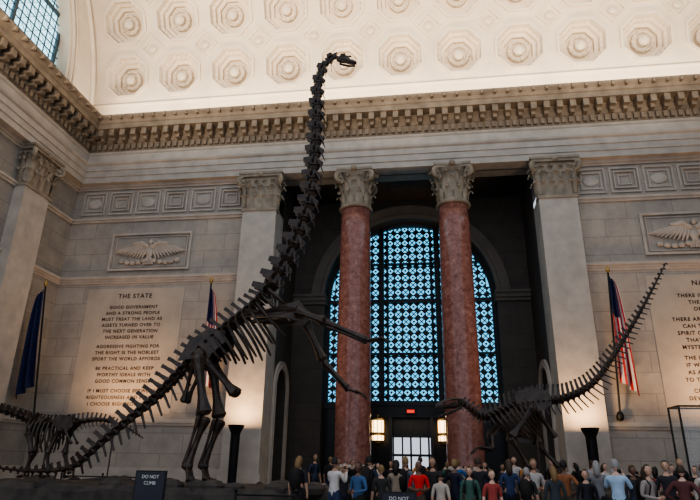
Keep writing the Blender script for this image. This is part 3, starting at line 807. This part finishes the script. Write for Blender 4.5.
# ------------------------------------------------------------ torchere lamps
def torchere(x,y):
    mb=MB(M['iron'],M['warm'])
    mb.lathe([(.38,0),(.38,.08),(.2,.14),(.12,.3),(.1,.5)],(x,y,0),20)
    mb.lathe([(.14,.5),(.16,1.6),(.17,2.7),(.24,2.85),(.34,3.05),(.38,3.15),(.36,3.16),(.3,3.08)],(x,y,0),20)
    for i in range(8):
        a=i*pi/4; mb.tube([(x+.17*math.cos(a),y+.17*math.sin(a),.5),(x+.2*math.cos(a),y+.2*math.sin(a),2.8)],.025,5)
    mb.lathe([(.28,3.09),(.01,3.1)],(x,y,0),16,1)
    mb.build('torchere_lamp')
def area(name,loc,tgt,sx,sy,e,c,spread=180):
    l=bpy.data.lights.new(name,'AREA'); l.shape='RECTANGLE'; l.size=sx; l.size_y=sy; l.energy=e; l.color=c; l.spread=math.radians(spread)
    o=bpy.data.objects.new(name,l); o.location=loc; o.rotation_euler=(V(tgt)-V(loc)).to_track_quat('-Z','Y').to_euler(); col.objects.link(o); return o
for x,y in ((-8.9,26.2),(6.45,26.2)):
    torchere(x,y); area('torchere_light',(x,y,3.25),(x,y+.9,8),.4,.4,150,(1,.62,.32))
# ------------------------------------------------------------ signs, barriers, case
def signstand(x,y,w,h,ztop,txt):
    mb=MB(M['iron'],M['sign'])
    mb.box(x-w/2,x+w/2,y,y+.05,ztop-h,ztop,0); mb.box(x-w/2+.03,x+w/2-.03,y-.01,y,ztop-h+.03,ztop-.03,1)
    mb.tube([(x,y+.03,.03),(x,y+.03,ztop-h)],.035,8); mb.lathe([(.25,0),(.25,.03),(.05,.06)],(x,y+.03,0),16)
    o=mb.build('sign_stand')
    for k,t in enumerate(txt):
        c=bpy.data.curves.new('sign_text','FONT'); c.body=t; c.size=.10; c.align_x='CENTER'; c.extrude=.002; c.materials.append(M['white'])
        t_=bpy.data.objects.new('sign_text',c); t_.rotation_euler=(pi/2,0,0); t_.location=(x,y-.014,ztop-.16-.13*k); col.objects.link(t_); t_.parent=o
signstand(-6.3,13.0,.72,.7,1.38,["DO NOT","CLIMB"])
signstand(-.75,12.6,.72,.4,1.08,["DO NOT","CLIMB"])
def barrier(x0,x1,y):
    mb=MB(M['iron'])
    n=max(1,round((x1-x0)/1.6))
    for i in range(n+1):
        x=x0+(x1-x0)*i/n; mb.lathe([(.2,0),(.2,.03),(.04,.07),(.03,.95),(.05,1.0),(.02,1.05)],(x,y,0),12)
    for z in (.9,.55): mb.tube([(x0,y,z),(x1,y,z)],.025,6)
    mb.build('queue_barrier')
barrier(-16,-12.2,24.6); barrier(-4.5,-3.1,13.6)
mb=MB(M['iron'],M['glass'],M['stone_plain'])
x0,x1,y0,y1,z1=9.0,11.6,23.4,24.4,3.8
for x in (x0,x1):
    for y in (y0,y1): mb.box(x-.03,x+.03,y-.03,y+.03,0,z1)
for z in (.9,z1): 
    mb.box(x0,x1,y0-.03,y0+.03,z-.03,z+.03); mb.box(x0,x1,y1-.03,y1+.03,z-.03,z+.03); mb.box(x0-.03,x0+.03,y0,y1,z-.03,z+.03); mb.box(x1-.03,x1+.03,y0,y1,z-.03,z+.03)
mb.box(x0,x1,y0,y1,0,.85,0)
mb.box(x0+.02,x1-.02,y0+.0,y0+.01,.9,z1,1); mb.box(x1-.01,x1,y0,y1,.9,z1,1); mb.box(x0,x0+.01,y0,y1,.9,z1,1)
mb.build('glass_display_case')
# ------------------------------------------------------------ people
cloth={}
def cl(c):
    k=tuple(c)
    if k not in cloth: cloth[k]=plain('cloth_%d'%len(cloth),c,.85,0,.12,8)
    return cloth[k]
skins=[plain('skin_%d'%i,c,.5) for i,c in enumerate([(.58,.36,.26),(.42,.25,.17),(.66,.43,.33),(.17,.09,.06)])]
hairs=[plain('hair_%d'%i,c,.6) for i,c in enumerate([(.012,.009,.008),(.05,.03,.018),(.22,.14,.06),(.3,.29,.28)])]
def person(x,y,rot,h=1.7,shirt=(.05,.05,.06),pants=(.02,.025,.05),skin=0,hair=0,pose='stand',longhair=False,bag=False):
    s=h/1.75; J={}
    J['pel']=(0,0,.97,.135);J['ab']=(0,0,1.12,.12);J['ch']=(0,0,1.30,.145);J['nb']=(0,.0,1.46,.07);J['nk']=(0,-.01,1.54,.052)
    E=[('pel','ab','t'),('ab','ch','t'),('ch','nb','t'),('nb','nk','k')]
    wl=random.uniform(-.12,.12)
    for q,n_ in ((-1,'R'),(1,'L')):
        J['sh'+n_]=(q*.175,0,1.41,.065)
        if pose=='photo' or (pose=='one' and q>0): el=(q*.25,-.12,1.20,.045); wr=(q*.10,-.34,1.42,.03); hd=(q*.07,-.38,1.50,.03)
        elif pose=='hips': el=(q*.36,.06,1.17,.045); wr=(q*.2,-.06,1.02,.03); hd=(q*.15,-.1,1.0,.03)
        elif pose=='front': el=(q*.25,.02,1.13,.045); wr=(q*.09,-.24,1.08,.03); hd=(q*.03,-.29,1.10,.03)
        else: el=(q*.235,.03,1.13,.045); wr=(q*.25,-.04,.89,.03); hd=(q*.245,-.07,.81,.03)
        J['el'+n_]=el;J['wr'+n_]=wr;J['hd'+n_]=hd
        J['hp'+n_]=(q*.09,0,.90,.095);J['kn'+n_]=(q*.10,-.03+q*wl*.5,.50,.06);J['an'+n_]=(q*.10,.03+q*wl,.09,.042);J['to'+n_]=(q*.115,-.14+q*wl,.045,.036)
        E+=[('ch','sh'+n_,'t'),('sh'+n_,'el'+n_,'a'),('el'+n_,'wr'+n_,'f'),('wr'+n_,'hd'+n_,'h'),('pel','hp'+n_,'l'),('hp'+n_,'kn'+n_,'l'),('kn'+n_,'an'+n_,'l'),('an'+n_,'to'+n_,'s')]
    names=list(J); idx={n_:i for i,n_ in enumerate(names)}
    me=bpy.data.meshes.new('tmp'); me.from_pydata([J[n_][:3] for n_ in names],[(idx[a],idx[b]) for a,b,_ in E],[])
    ob=bpy.data.objects.new('tmp',me); col.objects.link(ob)
    md=ob.modifiers.new('s','SKIN'); md.use_smooth_shade=True; ob.modifiers.new('d','SUBSURF').levels=1
    sv=me.skin_vertices[0].data
    for n_ in names:
        r=J[n_][3]; sv[idx[n_]].radius=(r,r*.8) if n_ in('pel','ab','ch') else (r,r); sv[idx[n_]].use_root=(n_=='pel')
    dg=bpy.context.evaluated_depsgraph_get(); dg.update(); ev=ob.evaluated_get(dg); em=ev.to_mesh()
    vs=[v.co.copy() for v in em.vertices]; fs=[tuple(p.vertices) for p in em.polygons]
    ev.to_mesh_clear(); bpy.data.objects.remove(ob)
    mb=MB(cl(shirt),cl(pants),skins[skin],hairs[hair],cl((.015,.012,.012)))
    lab={'t':0,'a':0,'f':0 if random.random()<.5 else 2,'h':2,'k':2,'l':1,'s':4}
    segs=[(V(J[a][:3]),V(J[b][:3]),lab[c]) for a,b,c in E]
    mb.v=[tuple(v) for v in vs]
    for f in fs:
        c=sum((vs[i] for i in f),V())/len(f); best=9;bl=0
        for a,b,l_ in segs:
            d=b-a; t=max(0,min(1,(c-a).dot(d)/d.dot(d))); dd=(c-a-d*t).length
            if dd<best: best=dd;bl=l_
        mb.f.append(f); mb.m.append(bl)
    for n_ in 'RL':
        w=V(J['wr'+n_][:3]);hd=V(J['hd'+n_][:3]); d=(hd-w).normalized(); sd=d.cross(V((1,0,0))).normalized()
        for i in range(4):
            b=hd+sd*(i-1.5)*.019; L=[.06,.075,.08,.065][i]; mb.tube([b,b+d*L*.5,b+d*L*.9+V((0,-.012,0))],[.011,.010,.008],5,2)
        b=w.lerp(hd,.4)+sd*-.03; mb.tube([b,b+d*.03-sd*.03,b+d*.06-sd*.035],[.012,.011,.009],5,2)
    hc=V((0,-.015,1.655)); vs=[];n=14;k=12
    for i in range(k+1):
        th=pi*i/k
        for j in range(n):
            a=2*pi*j/n; dx=math.sin(th)*math.cos(a);dy=math.sin(th)*math.sin(a);dz=math.cos(th)
            w=.076*(1-.28*max(0,-dz)); vs.append(hc+V((dx*w,dy*.092*(1-.15*max(0,-dz))-.012*max(0,-dz),dz*.118)))
    o=len(mb.v); mb.v+=[tuple(v) for v in vs]
    for i in range(k):
        for j in range(n):
            mb.f.append(tuple(o+q for q in (i*n+j,(i+1)*n+j,(i+1)*n+(j+1)%n,i*n+(j+1)%n))); mb.m.append(2)
    mb.prism(hc+V((0,-.085,.015)),hc+V((0,-.112,-.02)),(1,0,0),.014,.012,.028,.02,2)
    for q in (-1,1):
        mb.ell(hc+V((q*.03,-.083,.012)),(.012,.008,.007),4,6,4); mb.ell(hc+V((q*.077,.0,-.005)),(.01,.018,.03),2,6,4)
    mb.ell(hc+V((0,-.088,-.055)),(.024,.008,.007),2,6,4)
    vs=[];fs=[]
    for i in range(9):
        th=pi*.62*i/8
        for j in range(n):
            a=2*pi*j/n; dy=math.sin(a); lim=.38 if dy<-.3 else 1.0
            tt=th*lim*(1.0 if not longhair or dy<-.2 else 1.15)
            q=1.1+.05*math.sin(j*2.1); vs.append(hc+V((math.sin(tt)*math.cos(a)*.079*q,math.sin(tt)*dy*.096*q+.006,math.cos(tt)*.121*1.06)))
    for i in range(8):
        for j in range(n): fs.append((i*n+j,(i+1)*n+j,(i+1)*n+(j+1)%n,i*n+(j+1)%n))
    mb.add(vs,fs,3)
    if longhair: mb.tube([hc+V((0,.05,.05)),hc+V((0,.085,-.06)),hc+V((0,.095,-.18)),hc+V((0,.08,-.27))],[.07,.085,.08,.03],10,3)
    if bag:
        mb.tube([(0,.1,1.02),(0,.17,1.06),(0,.18,1.25),(0,.15,1.42),(0,.08,1.45)],[.10,.14,.15,.13,.06],10,4)
        for q in (-1,1): mb.tube([(q*.1,.1,1.42),(q*.11,-.02,1.475),(q*.11,-.13,1.35),(q*.13,-.06,1.1)],.017,5,4)
    if pose in('photo','one'): mb.box(-.04,.04,-.43,-.42,1.49,1.57,4) if pose=='photo' else mb.box(.03,.11,-.43,-.42,1.49,1.6,4)
    ob=mb.build('person',True); ob.location=(x,y,0); ob.rotation_euler=(0,0,rot); ob.scale=(s,s,s)
    return ob
cols=[(.02,.02,.025),(.04,.05,.09),(.14,.14,.15),(.42,.42,.44),(.30,.04,.04),(.26,.19,.12),(.03,.14,.36),(.04,.16,.13),(.015,.015,.015),(.012,.012,.015),(.66,.64,.62),(.45,.20,.06)]
pc=[(.015,.018,.035),(.02,.02,.02),(.03,.05,.11),(.10,.085,.06)]
def rp(px): return (px-437.5)*.00164
fixed=[
 (300,15.4,2.9,1.74,(.02,.02,.03),'stand'),(337,14.6,2.6,1.72,(.6,.57,.54),'photo'),(347,15.4,.5,1.58,(.03,.03,.04),'stand'),(361,13.9,-.6,1.62,(.05,.12,.25),'front'),
 (372,15.5,2.8,1.78,(.02,.03,.05),'one'),(384,14.3,3.4,1.56,(.03,.03,.03),'stand'),(399,15.4,3.0,1.68,(.30,.24,.18),'photo'),(421,14.9,.1,1.66,(.70,.03,.025),'front'),
 (408,15.6,2.6,1.76,(.12,.14,.18),'stand'),(435,15.3,-.4,1.76,(.03,.03,.03),'stand'),(442,14.0,2.8,1.46,(.45,.40,.34),'stand'),(456,15.5,2.4,1.72,(.02,.02,.04),'hips'),(470,14.6,-.2,1.56,(.06,.14,.11),'stand'),
 (479,15.5,2.9,1.78,(.02,.02,.025),'photo'),(491,13.9,.3,1.50,(.35,.06,.05),'stand'),(508,15.4,3.1,1.74,(.03,.05,.12),'stand'),(524,14.7,2.7,1.56,(.02,.02,.02),'one'),(531,15.6,.3,1.76,(.5,.48,.45),'front'),
 (549,14.5,3.2,1.60,(.04,.05,.06),'stand'),(559,15.3,2.6,1.74,(.30,.12,.05),'hips'),(578,14.4,-.3,1.54,(.02,.02,.03),'stand'),(589,15.5,2.9,1.74,(.20,.20,.21),'photo'),
 (606,13.6,2.7,1.76,(.38,.52,.68),'photo'),(621,15.4,.4,1.64,(.03,.03,.04),'stand'),(634,13.8,.6,1.66,(.32,.28,.26),'front'),(651,15.0,-.4,1.76,(.03,.03,.04),'stand'),(664,13.5,2.5,1.66,(.12,.04,.04),'hips'),
 (683,14.6,.2,1.72,(.50,.44,.40),'stand'),(698,13.6,-.7,1.76,(.04,.09,.20),'one')]
for i,(px,d,r,h,sh,po) in enumerate(fixed):
    person(rp(px)*d,d,r,h,sh,random.choice(pc),i%4 if i%5 else 0,random.choice([0,0,1,1,2,3]),po,i%3==0,i%4==0)
for px in list(range(318,480,13))+list(range(486,700,12)):
    d=random.uniform(21.4,25.6); px2=px+random.uniform(-4,4)
    if px>610: d=random.uniform(18.5,22.4)
    person(rp(px2)*d,d,random.choice([random.uniform(-.9,.9),random.uniform(2.2,4)]),random.uniform(1.62,1.92),random.choice(cols),random.choice(pc),random.choice([0,0,1,2,3]),random.randrange(3),random.choice(['stand','stand','photo','one','front','hips']),random.random()<.4,random.random()<.3)
# ------------------------------------------------------------ lights
area('cove_light',(X0,26.9,20.75),(X0,26.6,25),36,.25,1450,(1,.87,.70))
for x in (-13,-1.2,10.5):
    area('vault_fill_light',(x,11,16.5),(x,25.6,27.5),9,1.2,1000,(1,.82,.62),70)  # added floating lights, out of view, to brighten the vault
for x,e_ in ((-15.2,120),(12.8,180)):
    area('panel_wash',(x,25.9,3.3),(x,27.9,8),3,.3,e_,(1,.60,.32),140)
area('door_glow',(X0,31.0,4.0),(X0,30.9,0),2,.5,25,(1,.7,.4))
w=bpy.data.worlds.new('World'); sc.world=w; w.use_nodes=True
bg=w.node_tree.nodes['Background']; bg.inputs[0].default_value=(.80,.85,.97,1); bg.inputs[1].default_value=.92
# ------------------------------------------------------------ camera
th,ya,ro,f=math.radians(20.442),math.radians(8.287),math.radians(.998),572.74
F=V((-math.sin(ya)*math.cos(th),math.cos(ya)*math.cos(th),math.sin(th))); R=V((math.cos(ya),math.sin(ya),0)); U=R.cross(F)
R2=R*math.cos(ro)+U*math.sin(ro); U2=-R*math.sin(ro)+U*math.cos(ro)
cd=bpy.data.cameras.new('camera'); cd.sensor_width=36; cd.lens=f*36/700; cd.clip_end=200
co=bpy.data.objects.new('camera',cd); col.objects.link(co)
m=Matrix((R2,U2,-F)).transposed().to_4x4(); m.translation=V((0,0,1.6)); co.matrix_world=m
sc.camera=co
try: sc.view_settings.look='AgX - Medium High Contrast'
except Exception: pass
